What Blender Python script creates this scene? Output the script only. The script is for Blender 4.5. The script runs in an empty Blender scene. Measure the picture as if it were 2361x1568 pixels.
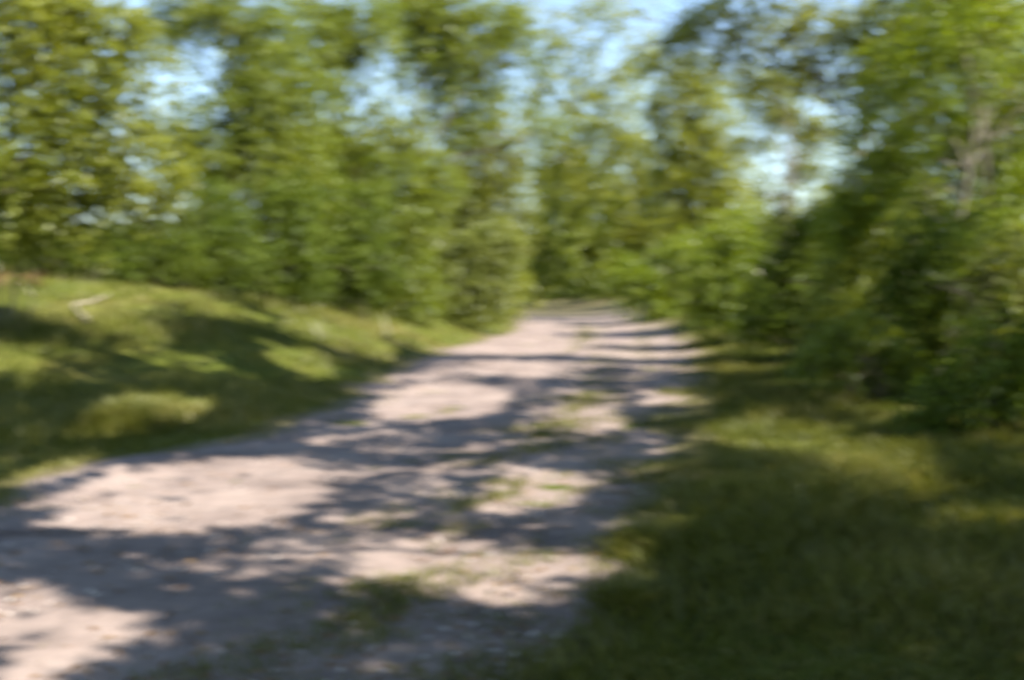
import bpy, math, random
import numpy as np

random.seed(7)
rng = np.random.default_rng(11)
C = bpy.context.scene.collection
SC = bpy.context.scene

# ------------------------------------------------------------------ camera
CAM_H, FPX, CX, CY, HOR = 1.6, 2295.0, 1180.5, 784.0, 650.0   # photo measured on a 2361 x 1568 grid
PITCH = math.atan((CY - HOR) / FPX)
cd = bpy.data.cameras.new('camera')
cam = bpy.data.objects.new('camera', cd)
C.objects.link(cam)
cd.lens, cd.sensor_width, cd.clip_start, cd.clip_end = 35.0, 36.0, 0.05, 3000.0
cam.location = (0, 0, CAM_H)
cam.rotation_euler = (math.pi / 2 - PITCH, 0, 0)
cd.dof.use_dof = True                 # the photograph is soft all over: the lens is set far too close
cd.dof.focus_distance = 0.8
cd.dof.aperture_fstop = 6.0
cd.dof.aperture_ratio = 0.42
SC.camera = cam

# ------------------------------------------------------------------ light
SUN_EL, SUN_AZ = math.radians(45), math.radians(118)            # azimuth from +Y towards +X
SUN = np.array([math.sin(SUN_AZ) * math.cos(SUN_EL), math.cos(SUN_AZ) * math.cos(SUN_EL), math.sin(SUN_EL)])
w = bpy.data.worlds.new('World'); SC.world = w; w.use_nodes = True
nt = w.node_tree; nt.nodes.clear()
sky = nt.nodes.new('ShaderNodeTexSky'); sky.sky_type = 'NISHITA'; sky.sun_disc = False
sky.sun_elevation, sky.sun_rotation = SUN_EL, SUN_AZ
sky.air_density, sky.dust_density, sky.ozone_density = 1.0, 0.25, 1.4
bg = nt.nodes.new('ShaderNodeBackground'); bg.inputs['Strength'].default_value = 0.084
wo = nt.nodes.new('ShaderNodeOutputWorld')
nt.links.new(sky.outputs[0], bg.inputs[0]); nt.links.new(bg.outputs[0], wo.inputs[0])
sl = bpy.data.lights.new('sun', 'SUN'); sl.energy = 4.4; sl.angle = math.radians(0.55); sl.color = (1.0, 0.93, 0.83)
so = bpy.data.objects.new('sun', sl); C.objects.link(so)
from mathutils import Vector
so.rotation_euler = Vector(SUN.tolist()).to_track_quat('Z', 'Y').to_euler()
so.location = (SUN * 60).tolist()
SC.view_settings.view_transform = 'Standard'; SC.view_settings.look = 'None'
SC.view_settings.exposure = 2.0; SC.view_settings.gamma = 1.0
SC.view_settings.use_curve_mapping = False
SC.cycles.max_bounces = 12; SC.cycles.diffuse_bounces = 8; SC.cycles.transmission_bounces = 8
SC.cycles.sampling_pattern = 'TABULATED_SOBOL'
SC.cycles.use_denoising = True

# ------------------------------------------------------------------ measuring helpers
def at(px, py, d):
    "world point at depth d seen at (px, py) of the photo grid"
    u, v = (px - CX) / FPX, (CY - py) / FPX
    return np.array([d * u, d * (math.cos(PITCH) + v * math.sin(PITCH)), CAM_H + d * (-math.sin(PITCH) + v * math.cos(PITCH))])
def ground_at(px, py):
    d = 1.0
    a = at(px, py, 1.0)[2] - CAM_H
    d = -CAM_H / a
    return at(px, py, d)[:2]

def sstep(a, b, x):
    t = np.clip((x - a) / (b - a), 0, 1)
    return t * t * (3 - 2 * t)
_ph = rng.uniform(0, 6.28, (4, 6, 2)); _dr = rng.normal(size=(4, 6, 3))
_dr /= np.linalg.norm(_dr, axis=2, keepdims=True)
def noise(p, scale, seed=0):
    "cheap smooth noise about -1..1, p is (n, 3) or (n, 2)"
    p = np.asarray(p, float)
    if p.shape[1] == 2: p = np.column_stack([p, np.zeros(len(p))])
    out = np.zeros(len(p)); s = seed % 4
    for k in range(6):
        f = (1.0, 1.3, 1.75, 2.2, 2.9, 3.7)[k] / scale
        q = p + 0.35 * scale * np.sin(p[:, [1, 2, 0]] / scale * 1.7 + _ph[s, k, 0] + seed)
        out += np.sin(q @ _dr[s, k] * f * 2.2 + _ph[s, k, 1] + seed * 1.7) * (1.0, .9, .75, .6, .5, .4)[k]
    return out / 2.2

# track edges: photo row -> left and right edge column
ROWS = [(1568, -300, 1190), (1440, -300, 1370), (1300, -300, 1420), (1215, -250, 1440), (1165, 0, 1470), (1095, 50, 1535), (1045, 270, 1570),
        (990, 640, 1590), (930, 780, 1605), (850, 925, 1605), (800, 1040, 1585), (762, 1180, 1545), (730, 1203, 1490), (706, 1205, 1440)]
_y, _l, _r = [], [], []
for py, l, r in ROWS:
    a, b = ground_at(l, py), ground_at(r, py)
    _y.append(a[1]); _l.append(a[0]); _r.append(b[0])
_y = [-30, -6, 2.0] + _y + [80, 95, 130]; _l = [-4.5, -4.2, -3.5] + _l + [-3.0, -12, -40]; _r = [0.3, 0.2, 0.0] + _r + [4.8, -4, -32]
# the near track runs on to the left in front of the grass corner
SPUR = (2.0, 6.3)
def path_edges(y):
    return np.interp(y, _y, _l), np.interp(y, _y, _r)
def in_path(x, y):
    "distance inside the bare track, negative outside"
    l, r = path_edges(y)
    d = np.minimum(x - l, r - x)
    sp = np.minimum(np.minimum(y - SPUR[0], SPUR[1] + 0.3 * np.sin(x * .9) - y), -2.0 - x)
    return np.maximum(d, sp)

def height(x, y):
    x = np.asarray(x, float); y = np.asarray(y, float)
    tl = np.maximum(np.interp(y, _y, _l) - .2 - x, 0)
    h = 2.15 * (1 - np.exp(-(tl / 4.3) ** 1.15)) * sstep(7.5, 20, y) * (1 - 0.55 * sstep(30, 60, y))
    h = h + 0.9 * sstep(3.0, 10, x) * sstep(3, 14, y)
    h = h + 1.5 * sstep(70, 140, y)
    p = np.column_stack([x.ravel(), y.ravel()])
    n = 0.045 * noise(p, 2.2, 1) + 0.10 * noise(p, 7.0, 2)
    ip = in_path(x.ravel(), y.ravel())
    n = n * (1 - 0.85 * sstep(-1.2, 0.3, ip)) - 0.05 * sstep(-0.3, 0.3, ip)
    return h + n.reshape(x.shape)

# ------------------------------------------------------------------ mesh helpers
def mesh_obj(name, v, f, mat, parent=None, smooth=False, attrs=None, nper=None):
    "f: (n, k) int array of faces of one size"
    me = bpy.data.meshes.new(name)
    v = np.ascontiguousarray(v, np.float32); f = np.ascontiguousarray(f, np.int32)
    n, k = f.shape
    me.vertices.add(len(v)); me.loops.add(n * k); me.polygons.add(n)
    me.vertices.foreach_set('co', v.ravel()); me.loops.foreach_set('vertex_index', f.ravel())
    me.polygons.foreach_set('loop_start', np.arange(0, n * k, k, dtype=np.int32))
    if smooth: me.polygons.foreach_set('use_smooth', np.ones(n, bool))
    for an, (dom, val) in (attrs or {}).items():
        a = me.attributes.new(an, 'FLOAT', dom); a.data.foreach_set('value', np.ascontiguousarray(val, np.float32))
    me.update(calc_edges=True)
    me.materials.append(mat)
    o = bpy.data.objects.new(name, me); C.objects.link(o)
    if parent: o.parent = parent
    return o
def empty(name, loc, label, cat, group=None):
    o = bpy.data.objects.new(name, None); C.objects.link(o)
    o.location = [float(c) for c in loc]; o.empty_display_size = 0.3
    o['label'] = label; o['category'] = cat
    if group: o['group'] = group
    return o
def tube(pts, rad, sides=7):
    pts = np.asarray(pts, float); n = len(pts)
    t = np.gradient(pts, axis=0); t /= np.linalg.norm(t, axis=1, keepdims=True) + 1e-9
    ref = np.where(np.abs(t[:, 2:3]) > .9, [[1., 0, 0]], [[0, 0, 1.]])
    a = np.cross(t, ref); a /= np.linalg.norm(a, axis=1, keepdims=True) + 1e-9
    b = np.cross(t, a)
    th = np.linspace(0, 2 * math.pi, sides, endpoint=False)
    v = pts[:, None] + np.asarray(rad)[:, None, None] * (a[:, None] * np.cos(th)[None, :, None] + b[:, None] * np.sin(th)[None, :, None])
    i = np.arange(n - 1)[:, None] * sides; j = np.arange(sides)[None]; j2 = (j + 1) % sides
    f = np.stack([i + j, i + j2, i + sides + j2, i + sides + j], -1).reshape(-1, 4)
    return v.reshape(-1, 3), f
def join(parts):
    vs, fs, o = [], [], 0
    for v, f in parts:
        vs.append(v); fs.append(f + o); o += len(v)
    return np.concatenate(vs), np.concatenate(fs)
def curve(a, b, sag=0.0, wob=0.1, n=7):
    a, b = np.asarray(a, float), np.asarray(b, float)
    t = np.linspace(0, 1, n)[:, None]
    L = np.linalg.norm(b - a)
    p = a + (b - a) * t
    w1, w2 = rng.normal(size=3) * wob * L, rng.normal(size=3) * wob * L * .5
    p = p + np.sin(t * math.pi) * w1 + np.sin(t * 2 * math.pi) * w2
    p[:, 2] += np.sin(t[:, 0] * math.pi) * sag * L
    return p

# ------------------------------------------------------------------ materials
def new_mat(name):
    m = bpy.data.materials.new(name); m.use_nodes = True
    m.node_tree.nodes.clear()
    return m, m.node_tree.nodes, m.node_tree.links
def ramp(N, stops):
    r = N.new('ShaderNodeValToRGB')
    e = r.color_ramp.elements
    while len(e) > 1: e.remove(e[-1])
    e[0].position, e[0].color = stops[0][0], (*stops[0][1], 1)
    for p, c in stops[1:]:
        x = e.new(p); x.color = (*c, 1)
    return r
def leaf_mat(name, dark, mid, light, trans=0.42, tcol=(1.25, 1.15, 0.45), gloss=0.06):
    m, N, L = new_mat(name)
    at_ = N.new('ShaderNodeAttribute'); at_.attribute_name = 'tint'
    r = ramp(N, [(0.0, dark), (0.5, mid), (1.0, light)])
    L.new(at_.outputs['Fac'], r.inputs[0])
    df = N.new('ShaderNodeBsdfDiffuse'); L.new(r.outputs[0], df.inputs[0])
    mu = N.new('ShaderNodeMix'); mu.data_type = 'RGBA'; mu.blend_type = 'MULTIPLY'; mu.inputs[0].default_value = 1
    L.new(r.outputs[0], mu.inputs[6]); mu.inputs[7].default_value = (*tcol, 1)
    tr = N.new('ShaderNodeBsdfTranslucent'); L.new(mu.outputs[2], tr.inputs[0])
    mx = N.new('ShaderNodeMixShader'); mx.inputs[0].default_value = trans
    L.new(df.outputs[0], mx.inputs[1]); L.new(tr.outputs[0], mx.inputs[2])
    gl = N.new('ShaderNodeBsdfGlossy'); gl.inputs['Roughness'].default_value = 0.45
    gl.inputs[0].default_value = (.9, .95, 1, 1)
    m2 = N.new('ShaderNodeMixShader'); m2.inputs[0].default_value = gloss
    L.new(mx.outputs[0], m2.inputs[1]); L.new(gl.outputs[0], m2.inputs[2])
    o = N.new('ShaderNodeOutputMaterial'); L.new(m2.outputs[0], o.inputs[0])
    return m
def rough_mat(name, stops, scale=6.0, bump=0.3, rough=0.9, stretch=(1, 1, 1), detail=8):
    m, N, L = new_mat(name)
    tc = N.new('ShaderNodeTexCoord'); mp = N.new('ShaderNodeMapping'); mp.inputs['Scale'].default_value = stretch
    L.new(tc.outputs['Object'], mp.inputs[0])
    no = N.new('ShaderNodeTexNoise'); no.inputs['Scale'].default_value = scale; no.inputs['Detail'].default_value = detail
    no.inputs['Roughness'].default_value = 0.62
    L.new(mp.outputs[0], no.inputs['Vector'])
    r = ramp(N, stops); L.new(no.outputs['Fac'], r.inputs[0])
    p = N.new('ShaderNodeBsdfPrincipled'); p.inputs['Roughness'].default_value = rough
    p.inputs['Specular IOR Level'].default_value = 0.2
    L.new(r.outputs[0], p.inputs['Base Color'])
    b = N.new('ShaderNodeBump'); b.inputs['Strength'].default_value = bump; b.inputs['Distance'].default_value = 0.05
    L.new(no.outputs['Fac'], b.inputs['Height']); L.new(b.outputs[0], p.inputs['Normal'])
    o = N.new('ShaderNodeOutputMaterial'); L.new(p.outputs[0], o.inputs[0])
    return m

LEAF = {
    'lime':  leaf_mat('lime_leaves', (.155, .190, .016), (.210, .240, .026), (.255, .275, .050), .54, gloss=.03),
    'dark':  leaf_mat('dark_leaves', (.070, .105, .012), (.100, .140, .015), (.145, .180, .025), .46, (1.2, 1.2, .5), .015),
    'mid':   leaf_mat('green_leaves', (.115, .160, .014), (.160, .205, .018), (.215, .245, .036), .52, gloss=.03),
    'olive': leaf_mat('olive_leaves', (.120, .145, .018), (.160, .185, .025), (.210, .225, .045), .48, gloss=.03),
    'pale':  leaf_mat('pale_leaves', (.125, .155, .026), (.172, .200, .038), (.225, .245, .070), .46, (1.2, 1.15, .55), .03),
    'vivid': leaf_mat('vivid_leaves', (.120, .180, .010), (.165, .225, .013), (.215, .260, .022), .54, gloss=.03),
    'grass': leaf_mat('grass_blades', (.080, .092, .014), (.118, .126, .021), (.23, .20, .065), .40, (1.15, 1.1, .5), .02),
    'bracken': leaf_mat('dry_bracken', (.13, .07, .03), (.19, .11, .045), (.25, .17, .08), .3, (1.1, 1, .7), .02),
    'straw': leaf_mat('straw_stems', (.22, .19, .09), (.30, .27, .14), (.36, .34, .2), .2, (1, 1, .8)),
}
BARK = rough_mat('grey_brown_bark', [(.3, (.045, .035, .026)), (.5, (.10, .082, .062)), (.7, (.19, .165, .13))], 9, .6, .9, (1, 1, .25))
PALEBARK = rough_mat('pale_bark', [(.3, (.09, .075, .055)), (.5, (.19, .165, .13)), (.7, (.30, .27, .22))], 8, .5, .85, (1, 1, .3))
TRAIL_PALE = rough_mat('pale_trail', [(.3, (.17, .15, .115)), (.6, (.30, .265, .205))], 14, .4, .8)  # pale tone of the added tube that stands in for a highlight
STONE = rough_mat('pale_pebble', [(.3, (.26, .22, .19)), (.6, (.44, .39, .35))], 20, .3, .9)

def ground_material():
    m, N, L = new_mat('grassy_soil')
    tc = N.new('ShaderNodeTexCoord')
    n1 = N.new('ShaderNodeTexNoise'); n1.inputs['Scale'].default_value = .55; n1.inputs['Detail'].default_value = 7
    n2 = N.new('ShaderNodeTexNoise'); n2.inputs['Scale'].default_value = 9; n2.inputs['Detail'].default_value = 8
    L.new(tc.outputs['Object'], n1.inputs['Vector']); L.new(tc.outputs['Object'], n2.inputs['Vector'])
    r1 = ramp(N, [(.32, (.060, .078, .012)), (.5, (.085, .098, .016)), (.66, (.12, .110, .032))])
    r2 = ramp(N, [(.3, (.45, .45, .4)), (.7, (1.2, 1.2, 1.1))])
    L.new(n1.outputs['Fac'], r1.inputs[0]); L.new(n2.outputs['Fac'], r2.inputs[0])
    mu = N.new('ShaderNodeMix'); mu.data_type = 'RGBA'; mu.blend_type = 'MULTIPLY'; mu.inputs[0].default_value = 1
    L.new(r1.outputs[0], mu.inputs[6]); L.new(r2.outputs[0], mu.inputs[7])
    p = N.new('ShaderNodeBsdfPrincipled'); p.inputs['Roughness'].default_value = 1; p.inputs['Specular IOR Level'].default_value = .1
    L.new(mu.outputs[2], p.inputs['Base Color'])
    b = N.new('ShaderNodeBump'); b.inputs['Strength'].default_value = .6; b.inputs['Distance'].default_value = .06
    L.new(n2.outputs['Fac'], b.inputs['Height']); L.new(b.outputs[0], p.inputs['Normal'])
    o = N.new('ShaderNodeOutputMaterial'); L.new(p.outputs[0], o.inputs[0])
    return m
def dirt_material():
    m, N, L = new_mat('pale_sandy_dirt')
    tc = N.new('ShaderNodeTexCoord')
    def no(s, d, r=.6):
        n = N.new('ShaderNodeTexNoise'); n.inputs['Scale'].default_value = s; n.inputs['Detail'].default_value = d; n.inputs['Roughness'].default_value = r
        L.new(tc.outputs['Object'], n.inputs['Vector']); return n
    big, fine, grit = no(.9, 6), no(7, 8, .7), no(70, 5, .7)
    r1 = ramp(N, [(.28, (.130, .102, .090)), (.46, (.200, .157, .138)), (.56, (.236, .187, .163)), (.72, (.275, .222, .195))])
    L.new(big.outputs['Fac'], r1.inputs[0])
    r2 = ramp(N, [(.3, (.72, .72, .72)), (.55, (1, 1, 1)), (.75, (1.12, 1.1, 1.08))])
    L.new(fine.outputs['Fac'], r2.inputs[0])
    mu = N.new('ShaderNodeMix'); mu.data_type = 'RGBA'; mu.blend_type = 'MULTIPLY'; mu.inputs[0].default_value = 1
    L.new(r1.outputs[0], mu.inputs[6]); L.new(r2.outputs[0], mu.inputs[7])
    # worn-in humus where the edge attribute is high
    ea = N.new('ShaderNodeAttribute'); ea.attribute_name = 'edge'
    ad = N.new('ShaderNodeMath'); ad.operation = 'MULTIPLY_ADD'
    L.new(fine.outputs['Fac'], ad.inputs[0]); ad.inputs[1].default_value = .9; L.new(ea.outputs['Fac'], ad.inputs[2])
    rr = ramp(N, [(.75, (0, 0, 0)), (1.15 / 1.2, (1, 1, 1))]); L.new(ad.outputs[0], rr.inputs[0])
    m2 = N.new('ShaderNodeMix'); m2.data_type = 'RGBA'
    L.new(rr.outputs[0], m2.inputs[0]); L.new(mu.outputs[2], m2.inputs[6]); m2.inputs[7].default_value = (.115, .098, .048, 1)
    p = N.new('ShaderNodeBsdfPrincipled'); p.inputs['Roughness'].default_value = .95; p.inputs['Specular IOR Level'].default_value = .15
    L.new(m2.outputs[2], p.inputs['Base Color'])
    b1 = N.new('ShaderNodeBump'); b1.inputs['Strength'].default_value = .5; b1.inputs['Distance'].default_value = .03
    b2 = N.new('ShaderNodeBump'); b2.inputs['Strength'].default_value = .5; b2.inputs['Distance'].default_value = .006
    L.new(fine.outputs['Fac'], b1.inputs['Height']); L.new(grit.outputs['Fac'], b2.inputs['Height'])
    L.new(b1.outputs[0], b2.inputs['Normal']); L.new(b2.outputs[0], p.inputs['Normal'])
    o = N.new('ShaderNodeOutputMaterial'); L.new(p.outputs[0], o.inputs[0])
    return m

# ------------------------------------------------------------------ ground and track
def grid_axis(lo, hi, near, fine, growth=1.09):
    "coordinates dense within |near| and growing outward"
    a = list(np.arange(near[0], near[1] + 1e-6, fine))
    s = fine
    while a[-1] < hi: s *= growth; a.append(a[-1] + s)
    s = fine
    while a[0] > lo: s *= growth; a.insert(0, a[0] - s)
    return np.array(a)
gx, gy = grid_axis(-900, 900, (-14, 12), .2), grid_axis(-500, 1500, (-2, 36), .2)
X, Y = np.meshgrid(gx, gy)
Z = height(X, Y)
nx, ny = len(gx), len(gy)
ii = (np.arange(ny - 1)[:, None] * nx + np.arange(nx - 1)[None]).ravel()
g = mesh_obj('ground', np.stack([X, Y, Z], -1).reshape(-1, 3), np.stack([ii, ii + 1, ii + nx + 1, ii + nx], -1), ground_material(), smooth=True)
g['kind'] = 'structure'

py_ = np.concatenate([np.arange(-30, 2, .6), np.arange(2, 34, .11), np.arange(34, 130, .6)])
pv, pe = [], []
NC = 56
for y in py_:
    l, r = path_edges(y)
    p2 = np.array([[y, 3.0], [y, 9.0]])
    l = l - .35 + .22 * noise(np.array([[y, 1.0]]), .9, 2)[0]; r = r + .35 + .22 * noise(np.array([[y, 7.0]]), .9, 3)[0]
    if SPUR[0] <= y <= SPUR[1]: l = min(l, -14.0)
    xs = l + (r - l) * (np.linspace(0, 1, NC))
    pv.append(np.column_stack([xs, np.full(NC, y)])); 
    pe.append(np.clip(1 - np.minimum(xs - l, r - xs) / .75, 0, 1))
pv = np.concatenate(pv); pe = np.concatenate(pe)
pe = np.maximum(pe, .62 * sstep(24, 62, pv[:, 1]))
rut = 0.02 * noise(pv, .8, 2) + 0.012 * noise(pv, .25, 3)
pz = height(pv[:, 0], pv[:, 1]) + .028 + rut * (1 - pe)
pz = pz - .03 * pe
ii = (np.arange(len(py_) - 1)[:, None] * NC + np.arange(NC - 1)[None]).ravel()
pt = mesh_obj('path', np.column_stack([pv, pz]), np.stack([ii, ii + 1, ii + NC + 1, ii + NC], -1), dirt_material(), smooth=True, attrs={'edge': ('POINT', pe)})
pt['kind'] = 'structure'

# ------------------------------------------------------------------ where the sun comes through the canopy
LIT = []   # centre x, y, half-size x, y, openness; measured on the photo, kept as spots on the ground
def ground_hit(px, py):
    "first meeting of a line of sight with the terrain"
    d = np.concatenate([np.arange(1.5, 30, .1), np.arange(30, 75, .5)])
    q = np.array([at(px, py, t) for t in d])
    under = q[:, 2] <= height(q[:, 0], q[:, 1])
    return q[np.argmax(under) if under.any() else -1]
def spot(px, py, rx, ry, k=1.0):
    c = ground_hit(px, py)
    y1, y0 = ground_hit(px, py - ry)[1], ground_hit(px, py + ry)[1]
    LIT.append((c[0], .5 * (y0 + y1), rx * c[1] / FPX, .5 * (y1 - y0), k))
for s in [(400, 1165, 300, 105), (590, 1130, 120, 70), (110, 1495, 215, 115), (-40, 1420, 210, 80), (1160, 1340, 280, 78), (960, 1300, 180, 60),
          (650, 1310, 180, 40, .5), (1000, 935, 175, 50), (1210, 1135, 160, 55), (1340, 965, 100, 35), (1540, 925, 70, 25),
          (1290, 772, 110, 20), (1310, 712, 120, 10), (1460, 776, 90, 14), (1850, 1040, 185, 72), (1985, 1100, 110, 46), (1480, 1255, 70, 55),
          (1430, 1375, 90, 55), (1690, 855, 100, 30), (2240, 1225, 90, 42), (290, 955, 120, 65), (720, 725, 170, 22), (780, 775, 150, 32),
          (680, 830, 110, 32), (70, 650, 150, 50), (130, 1090, 110, 35), (80, 1010, 80, 30, .5), (880, 1160, 130, 60, .6), (900, 1020, 90, 30, .5)]:
    spot(*s)
LIT = np.array([l if len(l) == 5 else (*l, 1.0) for l in LIT])
def openness(gxy):
    "0 shaded .. 1 open, for points on the ground"
    wv = np.column_stack([noise(gxy, 1.1, 1), noise(gxy, 1.1, 3)]) * .20 + np.column_stack([noise(gxy, .4, 2), noise(gxy, .4, 0)]) * .10
    p = gxy + wv
    o = np.zeros(len(p))
    for cx_, cy_, rx, ry, k in LIT:
        q = ((p[:, 0] - cx_) / rx) ** 2 + ((p[:, 1] - cy_) / ry) ** 2
        o = np.maximum(o, k * (1 - sstep(.75, 1.2, q)))
    # broken light along the middle of the track, mottled light over the far left grass
    l, r = path_edges(p[:, 1])
    mid = sstep(7.0, 8.5, p[:, 1]) * (1 - sstep(19, 26, p[:, 1])) * sstep(-.3, .4, p[:, 0] - l) * sstep(-.6, .2, r - p[:, 0])
    mid = np.maximum(mid, sstep(5.5, 6.5, p[:, 1]) * (1 - sstep(8, 9, p[:, 1])) * sstep(-1.2, -.6, p[:, 0]) * (1 - sstep(.3, .8, p[:, 0])))
    st = gxy * np.array([.55, 1.0])
    o = np.maximum(o, mid * sstep(.18, .5, noise(st, .30, 2)) * .95)
    lf = sstep(11, 16, p[:, 1]) * sstep(0, 1.0, l - p[:, 0])
    o = np.maximum(o, lf * sstep(.05, .5, noise(st, .5, 3)))
    return o
def sunlit_cut(p):
    "keep mask: drops leaves that would stand in a shaft of sun reaching an open spot"
    gxy = p[:, :2] - p[:, 2:3] * (SUN[:2] / SUN[2])
    for _ in range(2):
        gxy = p[:, :2] - (p[:, 2] - height(gxy[:, 0], gxy[:, 1]))[:, None] * (SUN[:2] / SUN[2])
    return rng.random(len(p)) > openness(gxy) * .995

# ------------------------------------------------------------------ plants
def leaf_mesh(p, d, up, size, aspect=.56):
    "leaf blades at p, pointing along d, facing up; two triangles folded on the rib"
    n = len(p)
    d = d / (np.linalg.norm(d, axis=1, keepdims=True) + 1e-9)
    s = np.cross(d, up); s /= np.linalg.norm(s, axis=1, keepdims=True) + 1e-9
    u = np.cross(s, d)
    L = size[:, None]
    v = np.stack([p, p + d * L * .48 + s * L * aspect * .5 + u * L * .10, p + d * L, p + d * L * .48 - s * L * aspect * .5 + u * L * .10], 1)
    b = np.arange(n)[:, None] * 4
    f = np.concatenate([b + [[0, 2, 1]], b + [[0, 3, 2]]], 1).reshape(-1, 3)
    return v.reshape(-1, 3), f
def foliage(blobs, leaf, tau, cut, droop=.35, gap=.0, gscale=.5, seed=0, yaw=None):
    P, D, S, T, TW = [], [], [], [], []
    for (c, r3, k) in blobs:
        area = math.pi * r3[0] * r3[2]
        n = int(2.0 * tau * k * area / (leaf * leaf * .30))
        m = max(6, n // 13)
        d = rng.normal(size=(m, 3)); d /= np.linalg.norm(d, axis=1, keepdims=True)
        rr = rng.random(m) ** (1 / 2.1)
        # lumpy outline
        rr = rr * (1 + .30 * noise(d * 2.0 + c, .9, seed))
        q = c + d * rr[:, None] * r3
        keep = noise(q, gscale * max(.6, r3[0] * .7), seed) > gap - .55
        q, d = q[keep], d[keep]
        TW.append(q)
        m = len(q)
        tw = d * .7 + rng.normal(size=(m, 3)) * .55; tw[:, 2] -= droop * rng.random(m)
        tw /= np.linalg.norm(tw, axis=1, keepdims=True)
        ln = leaf * rng.uniform(3.2, 5.5, m)
        k_ = 13
        t = (np.arange(k_) / k_)[None, :, None]
        pp = q[:, None] + tw[:, None] * (t - .4) * ln[:, None, None]
        pp = pp + rng.normal(size=pp.shape) * leaf * .35
        pp[:, :, 2] -= (t[..., 0] ** 2) * ln[:, None] * .25
        side = rng.normal(size=(m, k_, 3)) * .75 + tw[:, None] * .55; side[:, :, 2] -= .25
        tint = np.clip(.5 + .22 * rng.normal(size=(m, k_)) + .22 * noise(q, 1.3, seed + 1)[:, None], 0, 1)
        P.append(pp.reshape(-1, 3)); D.append(side.reshape(-1, 3)); T.append(tint.ravel())
    P, D, T = np.concatenate(P), np.concatenate(D), np.concatenate(T)
    if cut:
        kp = sunlit_cut(P); P, D, T = P[kp], D[kp], T[kp]
    # nothing grows into the ground
    kp = P[:, 2] > height(P[:, 0], P[:, 1]) + .03
    P, D, T = P[kp], D[kp], T[kp]
    up = rng.normal(size=P.shape) * .55 + np.array([0, 0, .9])
    v, f = leaf_mesh(P, D, up, leaf * rng.uniform(.7, 1.3, len(P)))
    return v, f, np.repeat(T, 2), np.concatenate(TW)

NLEAF = 0
def plant(name, label, cat, base, blobs, kind, leaf=None, tau=2.2, cut=True, bark=BARK, trunk_r=.11, stems=0, group=None, gap=0., trunk_top=None,
          lean=0., max_branch=9, droop=.35, twigs=True):
    """base: (px, depth) of the foot; blobs: (px, py, radius px[, radius y px, depth offset, density]);
    a tree has one trunk with branches, a bush several stems from the ground"""
    global NLEAF
    px, d0 = base
    bx, by, _ = at(px, HOR, d0)
    bz = float(height(np.array([bx]), np.array([by]))[0])
    B = np.array([bx, by, bz])
    leaf = leaf or max(.075, .0040 * d0)
    bl = []
    for b in blobs:
        b = list(b) + [None] * (6 - len(b))
        r = b[2]; ry = b[3] or r; dz = b[4] or 0.; k = b[5] if b[5] is not None else 1.
        dd = d0 + dz
        c = at(b[0], b[1], dd)
        bl.append((c, np.array([r, .85 * (r + ry) * .5, ry]) * dd / FPX, k))
    build_plant(name, label, cat, B, bl, kind, leaf, tau, cut, bark, trunk_r, stems, group, gap, trunk_top, max_branch, droop, twigs)
def build_plant(name, label, cat, B, bl, kind, leaf, tau, cut, bark, trunk_r, stems, group=None, gap=0., trunk_top=None, max_branch=9, droop=.35, twigs=True):
    global NLEAF
    e = empty(name, B, label, cat, group)
    seed = int(rng.integers(0, 40))
    v, f, tint, tw = foliage(bl, leaf, tau, cut, droop, gap, .5, seed)
    NLEAF += len(f) // 2
    mesh_obj('crown' if not stems else 'foliage', v - B, f, LEAF[kind], e, attrs={'tint': ('FACE', tint)})
    def sub(pts, r, c, r3):
        "side twigs near the end of a branch"
        out = []
        for _ in range(5):
            i = rng.integers(len(pts) // 2, len(pts))
            t = pts[i] + rng.normal(size=3) * r3 * .55
            t[2] = max(t[2], height(t[:1], t[1:2])[0] + .1)
            out.append(tube(curve(pts[i], t, .05, .08, 4), np.linspace(r * .5, r * .12, 4), 4))
        return out
    if not stems:
        cs = np.array([b[0] for b in bl])
        top = cs[np.argmax(cs[:, 2])].copy()
        if trunk_top is not None: top = np.asarray(trunk_top, float)
        else:
            top[:2] = .55 * top[:2] + .45 * B[:2] if len(cs) > 1 else top[:2]
        root = B - np.array([0, 0, .15])
        tp = curve(root, top, .0, .035, 12)
        tr = trunk_r * np.linspace(1, .16, 12) ** .85; tr[0] *= 1.35; tr[1] *= 1.1
        tv, tf = tube(tp, tr, 9)
        mesh_obj('trunk', tv - B, tf, bark, e, smooth=True)
        order = np.argsort(-np.array([b[1][0] for b in bl]))[:max_branch]
        for i in order:
            c, r3, k = bl[i]
            h = np.clip((c[2] - B[2]) * rng.uniform(.45, .72), .6, None)
            j = int(np.clip(np.searchsorted(tp[:, 2], B[2] + h), 2, 10))
            bp = curve(tp[j], c + rng.normal(size=3) * r3 * .2, .10, .07, 7)
            r = max(.012, tr[j] * .55)
            bv, bf = join([tube(bp, np.linspace(r, r * .22, 7), 6)] + (sub(bp, r, c, r3) if twigs else []))
            mesh_obj('branch', bv - B, bf, bark, e, smooth=True)
    else:
        for i in range(stems):
            c, r3, k = bl[i % len(bl)]
            ro = B + np.append(rng.normal(size=2) * .16, -.06)
            ro[2] = height(ro[:1], ro[1:2])[0] - .06
            tt = c + rng.normal(size=3) * r3 * .4
            tt[2] = max(tt[2], ro[2] + .4)
            sp = curve(ro, tt, .1, .06, 7)
            sv, sf = join([tube(sp, np.linspace(trunk_r, trunk_r * .25, 7), 5)] + sub(sp, trunk_r, c, r3))
            mesh_obj('stem', sv - B, sf, bark, e, smooth=True)
    return e

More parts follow.
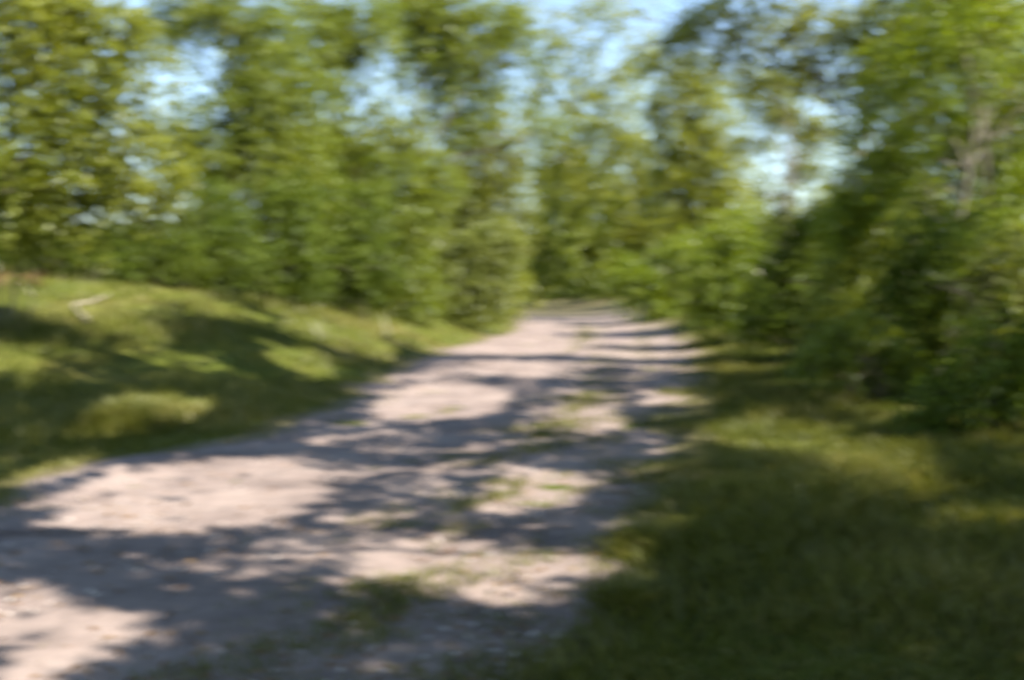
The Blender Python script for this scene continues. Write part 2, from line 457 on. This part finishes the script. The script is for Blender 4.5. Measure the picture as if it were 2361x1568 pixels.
LT = 'trees left of the track'; RT = 'trees right of the track'
LB = 'bushes at the back of the left grass'; RB = 'bushes massed along the right verge'; FT = 'trees beyond the far end of the track'
plant('lime_tree', 'yellow-green sunlit leafy tree at the left edge of the picture', 'tree', (-190, 13.5),
      [(50, 120, 200), (240, 210, 165), (120, 330, 190), (325, 395, 125), (50, 470, 130), (200, 470, 140), (290, 90, 95), (395, 470, 75), (60, 0, 150), (170, 40, 90)],
      'lime', cut=False, group=LT, tau=2.1)
plant('grey_green_bush', 'pale grey-green bush at the far left edge under the yellow-green tree', 'bush', (20, 14.5),
      [(30, 430, 110), (60, 510, 90, 60), (-80, 450, 140)], 'pale', cut=False, stems=6, trunk_r=.02, group=LB)
plant('leafy_tree', 'dark green tree right of the yellow-green tree, a patch of sky at its upper left', 'tree', (520, 23.5),
      [(540, 330, 160), (400, 330, 75), (640, 210, 140), (590, 80, 120), (480, 20, 100), (640, 390, 150), (490, 420, 130), (560, 200, 60), (430, 60, 50), (350, 60, 60)],
      'mid', cut=False, group=LT, tau=2.4, trunk_r=.15)
plant('leafy_tree', 'broad mid-green tree above the dark bushes, left of the centre sky gap', 'tree', (800, 27),
      [(830, 370, 130), (740, 330, 120), (760, 450, 140), (900, 430, 130), (740, 60, 120), (850, 60, 90), (800, 120, 60), (700, 160, 70), (930, 330, 80, None, None, .7), (790, 190, 90, 70, None, .5), (900, 230, 70, None, None, .35), (980, 420, 90)],
      'mid', cut=False, group=LT, tau=2.2, trunk_r=.16)
plant('leafy_tree', 'dark tree whose boughs reach the top of the picture left of the sky gap', 'tree', (1000, 31),
      [(1050, 50, 120), (1110, 150, 90), (1000, 150, 100), (960, 60, 80), (1060, 260, 90, None, None, .7), (1160, 60, 70, None, None, .8), (940, 0, 90), (1120, 250, 60, None, None, .5), (1220, 110, 80, None, None, .35), (1250, 290, 80, None, None, .4)],
      'mid', cut=False, group=LT, tau=2.2, trunk_r=.15)
plant('leafy_tree', 'soft green tree behind the pale bush that leans to the track', 'tree', (1100, 36),
      [(1080, 350, 120), (1130, 440, 110), (1060, 490, 110), (1150, 290, 60, None, None, .5), (1150, 560, 90), (1000, 520, 110), (1180, 380, 50, None, None, .4)],
      'olive', cut=False, group=LT, tau=2.2, trunk_r=.13)
for i, (px, d, bl, kd, lab) in enumerate([
        (330, 19.5, [(330, 560, 90, 70), (270, 560, 70, 55), (400, 570, 80, 60), (330, 620, 110, 40)], 'dark', 'dark low bush at the foot of the yellow-green tree'),
        (480, 20.5, [(480, 560, 100, 85), (540, 590, 90, 60), (430, 590, 80, 60), (500, 500, 80), (480, 640, 120, 40)], 'dark', 'shadowy rounded bush below the dark green tree'),
        (640, 22.5, [(640, 570, 120, 90), (700, 610, 90, 60), (590, 620, 90, 55), (660, 480, 100), (640, 665, 120, 40)], 'dark', 'darkest bush, in the middle of the row behind the left grass'),
        (790, 24.5, [(790, 580, 120, 95), (850, 620, 90, 60), (720, 630, 80, 50), (790, 490, 110), (790, 680, 110, 40)], 'dark', 'deep green bush below the broad mid-green tree'),
        (900, 27, [(900, 610, 100, 85), (950, 650, 80, 60), (850, 660, 80, 50), (920, 530, 100), (920, 705, 100, 40)], 'mid', 'mid-green bush nearest the pale leaning bush')]):
    plant('dense_bush', lab, 'bush', (px, d), bl, kd, cut=False, stems=6, trunk_r=.025, group=LB, tau=2.6)
plant('leaning_bush', 'pale olive bush leaning over the left edge of the track', 'bush', (1030, 30),
      [(1055, 660, 95, 100), (1110, 580, 80), (1140, 640, 60), (1110, 720, 60, 45), (1165, 570, 55), (985, 690, 70, 60), (1000, 590, 70), (1060, 720, 70, 45)], 'pale', stems=7, trunk_r=.025, group=LB, tau=2.3, cut=False)
plant('small_bush', 'small bright bush at the left corner of the track far end', 'bush', (1150, 40),
      [(1160, 700, 58, 50), (1110, 720, 50, 38), (1190, 650, 42)], 'lime', stems=5, trunk_r=.02, group=LB, cut=False)
# beyond the end of the track
plant('far_tree', 'green tree closing the view straight above the track end', 'tree', (1335, 66),
      [(1330, 500, 110), (1290, 430, 70), (1400, 440, 80), (1340, 590, 110), (1260, 560, 70), (1330, 380, 60, None, None, .6), (1420, 560, 80), (1350, 300, 90, None, None, .4), (1240, 410, 60, None, None, .6)], 'mid', cut=False, group=FT, trunk_r=.16)
plant('far_tree', 'thin far tree in the sky gap left of the track end', 'tree', (1235, 72),
      [(1235, 600, 70), (1215, 520, 55), (1250, 470, 40, None, None, .6), (1230, 650, 60, 40)], 'olive', cut=False, group=FT, trunk_r=.14)
plant('far_tree', 'light far tree over the bright bush right of the track end', 'tree', (1490, 56),
      [(1480, 440, 90), (1520, 530, 80), (1450, 530, 70), (1490, 350, 70, None, None, .6), (1430, 330, 50, None, None, .5), (1560, 560, 70)], 'lime', cut=False, group=FT, trunk_r=.15)
plant('dense_bush', 'dark low bush across the far end of the track', 'bush', (1280, 82),
      [(1280, 655, 80, 42), (1220, 665, 60, 35), (1340, 650, 70, 45)], 'dark', stems=5, trunk_r=.03, cut=False, tau=2.6, group=FT)
plant('dense_bush', 'mid-green bush at the right corner of the track end', 'bush', (1420, 70),
      [(1410, 645, 70, 50), (1460, 640, 60, 55), (1370, 665, 50, 30)], 'mid', stems=5, trunk_r=.03, cut=False, tau=2.4, group=FT)
plant('tall_tree', 'tall thin-leaved tree standing in the centre sky gap over the track', 'tree', (1135, 54),
      [(1240, 230, 90, None, None, .55), (1350, 250, 110, None, None, .55), (1300, 120, 100, None, None, .55), (1420, 320, 100, None, None, .8), (1280, 350, 90, None, None, .8), (1390, 30, 100, None, None, .5), (1440, 180, 80, None, None, .7), (1200, 40, 70, None, None, .5), (1330, 420, 90)], 'lime',
      cut=False, group=FT, trunk_r=.12, tau=1.5)
plant('tall_tree', 'tall airy tree filling the sky behind the pale upright stems', 'tree', (1800, 48),
      [(1700, 420, 80, None, None, .4), (1800, 330, 90, None, None, .35), (1900, 300, 80, None, None, .4), (1880, 450, 90, None, None, .4), (1760, 520, 90), (1940, 500, 90), (1720, 230, 80, None, None, .5), (1850, 200, 80, None, None, .5), (1660, 540, 80)], 'lime',
      cut=False, group=RT, trunk_r=.12, tau=1.7)
plant('bright_bush', 'vivid lime sunlit bush at the right edge of the track far end', 'bush', (1515, 36),
      [(1495, 690, 75, 62), (1450, 640, 60), (1550, 630, 70), (1550, 725, 60, 34), (1590, 580, 55)], 'vivid', stems=6, trunk_r=.02, cut=False, group=RB)
plant('pale_tree', 'tall pale yellow-green tree in the sky right of the centre gap', 'tree', (1600, 43),
      [(1590, 290, 100), (1640, 380, 100), (1560, 390, 80), (1600, 190, 80), (1660, 460, 75), (1570, 480, 80), (1520, 250, 60, None, None, .6), (1500, 130, 60, None, None, .5), (1680, 290, 50, None, None, .4)], 'lime',
      cut=False, group=RT, trunk_r=.16)
plant('sparse_tree', 'thin sparse tree with two pale upright stems against the sky', 'tree', (1790, 37),
      [(1800, 265, 65, 45), (1860, 390, 50, 35), (1730, 330, 45, 35, None, .6), (1760, 190, 90, 45), (1790, 440, 60, 25, None, .6), (1880, 300, 60, 40), (1720, 520, 80, 40), (1830, 530, 90, 50)], 'olive',
      cut=False, group=RT, bark=PALEBARK, trunk_r=.11, tau=2.2)
# right-hand mass
for px, d, bl, kd, lab in [
        (1680, 23, [(1680, 640, 110, 100), (1630, 710, 80, 70), (1740, 700, 90, 80), (1700, 560, 90)], 'vivid', 'green bush behind the right verge beside the vivid lime bush'),
        (1840, 19, [(1840, 650, 130, 110), (1780, 740, 100, 70), (1900, 740, 110, 80), (1860, 560, 110)], 'dark', 'dark rounded bush below the sparse tree with pale stems'),
        (2010, 16, [(2000, 640, 140, 130), (1950, 760, 110, 80), (2080, 770, 120, 80), (2000, 540, 120)], 'mid', 'big mid-green bush in the middle of the right-hand mass'),
        (2180, 13.5, [(2170, 700, 160, 130), (2120, 840, 130, 80), (2270, 850, 140, 90), (2160, 590, 140)], 'dark', 'dark bush on the right verge below the trees with bare stems'),
        (2400, 12, [(2340, 760, 150, 150), (2400, 920, 160, 90), (2330, 640, 130), (2500, 760, 160)], 'olive', 'olive bush cut by the right edge of the picture')]:
    plant('dense_bush', lab, 'bush', (px, d), bl, kd, stems=7, trunk_r=.02, group=RB, tau=2.4, cut=d < 15)
for px, d, bl, kd, lab in [
        (2010, 12.6, [(1990, 800, 110, 85), (1900, 835, 85, 55), (2080, 850, 90, 60)], 'mid', 'low green bush spilling forward onto the right verge'),
        (2270, 9.8, [(2240, 890, 140, 110), (2340, 930, 140, 100), (2140, 960, 90, 60), (2330, 800, 110)], 'dark', 'nearest dark shrub at the right edge of the picture')]:
    plant('low_bush', lab, 'bush', (px, d), bl, kd, stems=6, trunk_r=.016, group=RB, tau=2.4)
plant('stemmy_tree', 'leafy tree at upper right with slanting pale bare stems', 'tree', (2190, 15.5),
      [(2090, 200, 150), (2230, 90, 150), (2290, 320, 140), (2080, 390, 120), (2190, 500, 130), (1990, 330, 75), (2330, 550, 100), (1990, 460, 85), (1930, 520, 60), (2040, 540, 110)], 'vivid',
      bark=PALEBARK, group=RT, trunk_r=.065, tau=1.9, leaf=.075)
plant('stemmy_tree', 'brown-trunked tree at the upper right corner of the picture', 'tree', (2330, 17),
      [(2330, 120, 150), (2250, 10, 140), (2420, 300, 160), (2350, 430, 110), (2180, -60, 150)], 'mid', group=RT, trunk_r=.06, tau=1.9, leaf=.075)
plant('tall_tree', 'tall full green tree rising behind the tree with slanting pale stems', 'tree', (2240, 26),
      [(2050, 120, 130), (2180, 60, 140), (2320, 120, 150), (2080, 290, 120), (2230, 300, 150), (2360, 330, 140), (2020, 430, 110), (2150, 470, 130), (2300, 520, 140), (1940, 520, 80), (2000, 560, 90)], 'mid',
      cut=False, group=RT, trunk_r=.2, tau=2.4)
plant('olive_tree', 'tree whose thin leafy boughs hang across the top right of the sky', 'tree', (2080, 18),
      [(1560, 70, 110), (1700, 60, 110), (1850, 60, 120), (1980, 70, 110), (1690, 150, 70, 45, None, .6), (1850, 150, 80, 45, None, .7), (1480, 20, 70, 50), (1950, 190, 90, 60), (1440, 90, 70, None, None, .3)], 'lime',
      group=RT, trunk_r=.075, tau=1.7, leaf=.08, trunk_top=at(1980, 0, 18))

# overhanging canopy that shades the near ground (its crowns are above, right of and behind the picture)
def canopies():
    trees = [((10.5, 3.0), 'tree arching over the near track from beyond the right edge', 'mid', []),
             ((9.5, -4.0), 'tree shading the foreground from behind the photographer', 'mid', []),
             ((14.0, 9.5), 'tree shading the middle of the track from behind the right bushes', 'olive', [])]
    k = SUN / SUN[2]
    for x in np.arange(-9.2, 8.5, 1.75):
        for y in np.arange(.4, 23, 1.75):
            if (y > 16.5 and x > -2) or (x > 3.6 and y > 9) or (y > 10.5 and x < -6.4): continue
            h = rng.uniform(6.8, 8.4) + (.09 * max(y - 8, 0))
            c = np.array([x, y, 0.]) + rng.normal(size=3) * [.35, .35, 0] + k * h
            t = min(trees, key=lambda q: (q[0][0] - c[0]) ** 2 + (q[0][1] - c[1]) ** 2)
            r = rng.uniform(1.25, 1.6) * (1.2 if y < 6.5 else 1.0)
            t[3].append((c, np.array([r, r, .62 * r]), 1.))
    for (bx, by), label, kind, bl in trees:
        B = np.array([bx, by, float(height(np.array([bx]), np.array([by]))[0])])
        top = np.mean([b[0] for b in bl], 0) * [.4, .4, 1] + B * [.6, .6, 0] + [0, 0, .6]
        build_plant('overhanging_tree', label, 'tree', B, bl, kind, .165, 2.7, True, BARK, .15, 0, 'trees arching over the near track', 0., top, 3, .3, False)
canopies()

# ------------------------------------------------------------------ far wood closing the horizon
def far_wood():
    bl = []
    for a in np.linspace(-64, 64, 60):
        r = rng.uniform(105, 150); t = math.radians(a + rng.normal() * .8)
        x, y = r * math.sin(t), r * math.cos(t)
        hgt = rng.uniform(5.5, 9.5)
        z = float(height(np.array([x]), np.array([y]))[0])
        bl.append((np.array([x, y, z + hgt * .45]), np.array([rng.uniform(4, 6), 4., hgt * .55]), 1.))
    v, f, t, _ = foliage(bl, .55, 2.2, False, .3, 0., .6, 5)
    o = mesh_obj('far_wood', v, f, LEAF['dark'], attrs={'tint': ('FACE', t)})
    o['kind'] = 'stuff'; o['label'] = 'far dark green wood closing the horizon behind the trees'; o['category'] = 'wood'
far_wood()

# ------------------------------------------------------------------ grass
def blades(p, h, wd, lean, az):
    "curved three-triangle blades standing on p"
    n = len(p)
    d = np.column_stack([np.cos(az), np.sin(az), np.zeros(n)])
    th = az + math.pi / 2 + rng.normal(size=n) * .8
    s = np.column_stack([np.cos(th), np.sin(th), np.zeros(n)]) * wd[:, None] * .5
    up = np.array([0, 0, 1.])
    m = p + up * (h * .55)[:, None] + d * (h * lean * .35)[:, None]
    t = p + up * (h * (1 - .35 * lean))[:, None] + d * (h * lean)[:, None]
    v = np.stack([p - s, p + s, m + s * .8, m - s * .8, t], 1).reshape(-1, 3)
    b = np.arange(n)[:, None] * 5
    f = np.concatenate([b + [[0, 1, 2]], b + [[0, 2, 3]], b + [[3, 2, 4]]], 1).reshape(-1, 3)
    return v, f
def meadow(name, label, side, n, hmean):
    y = 1.5 * (40 / 1.5) ** rng.random(n)
    x = (rng.random(n) - .5) * (6 + y * 1.45)
    p = np.column_stack([x, y])
    ip = in_path(x, y)
    l, r = path_edges(y)
    sel = (x < (l + r) / 2) if side < 0 else (x >= (l + r) / 2)
    edge = -.02 + .30 * noise(p, .55, 1) + .18 * noise(p, .2, 2)
    soft = rng.random(n) < sstep(.55 if side < 0 else .85, -.30, ip + edge)
    bare = noise(p, 1.0, 3) > -1.0
    keep = sel & soft & bare
    p, y, ip = p[keep], y[keep], ip[keep]
    z = height(p[:, 0], p[:, 1]) - .01
    m = len(p)
    lush = .75 + .5 * noise(p, 1.4, 2)
    h = hmean * np.clip(lush, .3, 1.6) * rng.uniform(.55, 1.3, m) * (.35 + .65 * sstep(.3, -.9, ip)) * (1 + .012 * y)
    tint = np.clip((.52 if side < 0 else .46) + .22 * rng.normal(size=m) + .26 * noise(p, 1.9, 0) + .10 * noise(p, .5, 3), 0, 1)
    v, f = blades(np.column_stack([p, z]), h, .0055 + .0008 * y, rng.uniform(.1, 1.0, m), rng.uniform(0, 6.28, m) * .7 + 2.0)
    o = mesh_obj(name, v, f, LEAF['grass'], attrs={'tint': ('FACE', np.repeat(tint, 3))})
    o['kind'] = 'stuff'; o['label'] = label; o['category'] = 'grass'
meadow('grass', 'long mixed green and straw grass on the bank left of the track', -1, 330000, .18)
meadow('grass', 'shaded long green grass on the verge right of the track', 1, 330000, .19)
def straws(name, label, n, box):
    y = rng.uniform(box[2], box[3], n); x = rng.uniform(box[0], box[1], n)
    k = in_path(x, y) < -.25; x, y = x[k], y[k]
    z = height(x, y)
    v, f = blades(np.column_stack([x, y, z]), rng.uniform(.35, .8, len(x)), .003 + .0005 * y, rng.uniform(.1, .6, len(x)), rng.uniform(1.5, 4, len(x)))
    o = mesh_obj(name, v, f, LEAF['straw'], attrs={'tint': ('FACE', np.repeat(rng.random(len(x)), 3))})
    o['kind'] = 'stuff'; o['label'] = label; o['category'] = 'grass'
straws('straw_grass', 'tall pale straw stems standing in the left grass', 160, (-12, -1, 14, 24))

def tussock(px, py, rx, label, kind, n=260, hh=.2, grp=None, cat='grass tuft'):
    c = ground_at(px, py); c = np.array([c[0], c[1]])
    z = float(height(c[:1], c[1:2])[0])
    r = rx * c[1] / FPX
    q = rng.normal(size=(n, 2)) * np.array([r * .42, r * .62])
    if grp: q = q[noise(q + c, .25, 1) > -.25]; n = len(q)
    az = np.arctan2(q[:, 1], q[:, 0]) + rng.normal(size=n) * .6
    p = np.column_stack([q, np.full(n, -.03)])
    p[:, 2] = height(c[0] + q[:, 0], c[1] + q[:, 1]) - z + .01
    e = empty('grass_tussock', (c[0], c[1], z), label, cat, grp)
    rad = np.hypot(q[:, 0], q[:, 1]) / max(r, .01)
    v, f = blades(p, hh * rng.uniform(.4, 1.2, n) * (1.15 - .6 * np.clip(rad, 0, 1)), np.full(n, .006 + .0006 * c[1]), rng.uniform(.2, 1., n), az)
    mesh_obj('blades', v, f, LEAF[kind], e, attrs={'tint': ('FACE', np.repeat(np.clip(.45 + .25 * rng.normal(size=n), 0, 1), 3))})['kind'] = 'stuff'
MG = 'grass tufts along the middle of the track'
tussock(560, 1530, 210, 'flat dark grass tuft nearest the camera on the track', 'grass', 450, .06, MG)
tussock(840, 1370, 230, 'widest dark grass tuft in the middle of the near track', 'grass', 850, .09, MG)
tussock(960, 1228, 130, 'narrow grass tuft beyond the widest dark tuft', 'grass', 500, .08, MG)
tussock(1110, 1135, 130, 'sunlit olive grass tuft beside a bright patch of bare track', 'grass', 650, .10, MG)
tussock(1250, 990, 170, 'low yellowish grass tuft halfway along the track', 'grass', 850, .10, MG)
tussock(1350, 925, 170, 'farthest grass tuft on the shaded middle of the track', 'grass', 750, .10, MG)
tussock(1070, 1055, 110, 'shaded grass tuft left of the low yellowish tuft', 'grass', 400, .08, MG)
tussock(1490, 1085, 170, 'thin weedy grass creeping into the track from the right verge', 'grass', 900, .10)
tussock(1545, 970, 150, 'farther patch of thin grass on the right edge of the track', 'grass', 800, .10)
tussock(290, 985, 130, 'big sunlit yellow grass tussock on the left verge', 'grass', 1500, .36)
tussock(1480, 1280, 110, 'sunlit grass tussock bulging into the track from the right verge', 'grass', 1000, .22)
tussock(1450, 1400, 100, 'ragged straw-yellow tussock at the lower right track edge', 'grass', 750, .18)

def trampled():
    "thin worn growth along the crown of the track and its right edge"
    n = 30000
    row = np.array([ground_at(*q) for q in ((480, 1620), (560, 1530), (840, 1370), (960, 1228), (1110, 1135), (1250, 990), (1350, 925), (1370, 860), (1360, 800), (1340, 745))])
    y = 2.8 * (38 / 2.8) ** rng.random(n)
    mid = np.interp(y, row[:, 1], row[:, 0]); r = path_edges(y)[1]
    side = rng.random(n) < .5
    x = np.where(side, mid + rng.normal(size=n) * .30, r - np.abs(rng.normal(size=n)) * .75)
    p = np.column_stack([x, y])
    k = rng.random(n) < sstep(-.1, .9, noise(p, .5, 2) + .6 * noise(p, .17, 1))
    p, y = p[k], y[k]; m = len(p)
    v, f = blades(np.column_stack([p, height(p[:, 0], p[:, 1]) + .02]), rng.uniform(.03, .10, m), .004 + .0007 * y, rng.uniform(.3, 1.2, m), rng.uniform(0, 6.28, m))
    o = mesh_obj('trampled_grass', v, f, LEAF['grass'], attrs={'tint': ('FACE', np.repeat(np.clip(.55 + .25 * rng.normal(size=m), 0, 1), 3))})
    o['kind'] = 'stuff'; o['label'] = 'thin trampled grass growing through the bare dirt of the track'; o['category'] = 'grass'
trampled()

# dry bracken on top of the left bank, zigzag trail of a small highlight modelled as a pale tube
def low_plant():
    d = 17.5
    B = at(40, 600, d); B[2] = float(height(B[:1], B[1:2])[0])
    bl = [(B + np.array([dx, dy, .14]), np.array([.35, .4, .12]), .7) for dx, dy in ((-.5, 0), (.0, .2))]
    e = empty('bracken', B, 'patch of dry orange-brown bracken at the far left of the grass bank', 'bracken')
    v, f, t, _ = foliage(bl, .1, 2.0, False, .6, 0., .5, 3)
    mesh_obj('fronds', v - B, f, LEAF['bracken'], e, attrs={'tint': ('FACE', t)})
low_plant()
def highlight_trail():
    def gp(px, py):
        a, bb = at(px, py, 6.0), None
        for d in np.arange(6, 40, .05):       # first meeting of the line of sight with the bank
            q = at(px, py, d)
            if q[2] <= height(q[:1], q[1:2])[0] + .05: return q
        return q
    pts = [gp(*q) for q in ((250, 680), (222, 694), (168, 704), (188, 724), (204, 744))]
    B = pts[2].copy(); B[2] = float(height(B[:1], B[1:2])[0])
    e = empty('highlight_trail', B, 'crooked pale tube shaped as the trail of a highlight on the left bank', 'branch')
    q = np.array(pts); q[:, 2] += [.03, .02, .0, .02, .0]
    # resample
    t = np.linspace(0, len(q) - 1, 17); qq = np.column_stack([np.interp(t, np.arange(len(q)), q[:, k]) for k in range(3)])
    qq[1:-1] = (qq[:-2] + qq[1:-1] * 1.5 + qq[2:]) / 3.5 + rng.normal(size=(15, 3)) * .012
    v, f = tube(qq, np.linspace(.010, .026, 17) * rng.uniform(.8, 1.2, 17), 8)
    mesh_obj('streak', v - B, f, TRAIL_PALE, e, smooth=True)
highlight_trail()

# ------------------------------------------------------------------ grit, pebbles and leaf litter on the track
def pebbles():
    n = 2600
    y = 2.2 * (22 / 2.2) ** rng.random(n); l, r = path_edges(y)
    x = np.maximum(l, -6) + (r - np.maximum(l, -6)) * rng.random(n)
    s = rng.uniform(.004, .016, n) * rng.choice([1, 1, 1, 1.8], n)
    z = height(x, y) + .028
    o8 = np.array([[1, 0, 0], [0, 1, 0], [-1, 0, 0], [0, -1, 0], [0, 0, 1], [0, 0, -1]], float)
    fc = np.array([[0, 1, 4], [1, 2, 4], [2, 3, 4], [3, 0, 4], [1, 0, 5], [2, 1, 5], [3, 2, 5], [0, 3, 5]])
    v = o8[None] * rng.uniform(.6, 1.3, (n, 6, 1)) * s[:, None, None] * np.array([1, 1, .6])
    a = rng.uniform(0, 6.28, n); ca, sa = np.cos(a)[:, None], np.sin(a)[:, None]
    v = np.stack([v[..., 0] * ca - v[..., 1] * sa, v[..., 0] * sa + v[..., 1] * ca, v[..., 2]], -1) + np.column_stack([x, y, z])[:, None]
    f = (np.arange(n)[:, None, None] * 6 + fc[None]).reshape(-1, 3)
    o = mesh_obj('pebbles', v.reshape(-1, 3), f, STONE, smooth=True)
    o['kind'] = 'stuff'; o['label'] = 'small pale pebbles scattered over the bare track'; o['category'] = 'pebbles'
pebbles()
def litter():
    n = 3200
    y = 2.2 * (30 / 2.2) ** rng.random(n); l, r = path_edges(y)
    x = np.maximum(l, -6) + (r - np.maximum(l, -6)) * rng.random(n)
    k = rng.random(n) < .35 + .65 * (noise(np.column_stack([x, y]), .8, 1) > .1); x, y = x[k], y[k]; n = len(x)
    p = np.column_stack([x, y, height(x, y) + .045])
    d = rng.normal(size=(n, 3)); d[:, 2] *= .15
    v, f = leaf_mesh(p, d, np.tile([0, 0, 1.], (n, 1)) + rng.normal(size=(n, 3)) * .2, rng.uniform(.03, .07, n))
    o = mesh_obj('leaf_litter', v, f, LEAF['bracken'], attrs={'tint': ('FACE', np.repeat(rng.random(n), 2))})
    o['kind'] = 'stuff'; o['label'] = 'brown fallen leaves strewn over the bare track'; o['category'] = 'leaf litter'
litter()
plant('dense_bush', 'dim bush on the crest of the bank behind the crooked pale highlight trail', 'bush', (150, 19),
      [(110, 560, 100, 60), (190, 570, 100, 60), (260, 600, 90, 50), (30, 570, 90, 50), (150, 610, 120, 40)], 'dark', cut=False, stems=6, trunk_r=.022, group=LB, tau=2.4)
print('LEAVES', NLEAF, 'TRIS', sum(len(o.data.polygons) for o in SC.objects if o.type == 'MESH'))
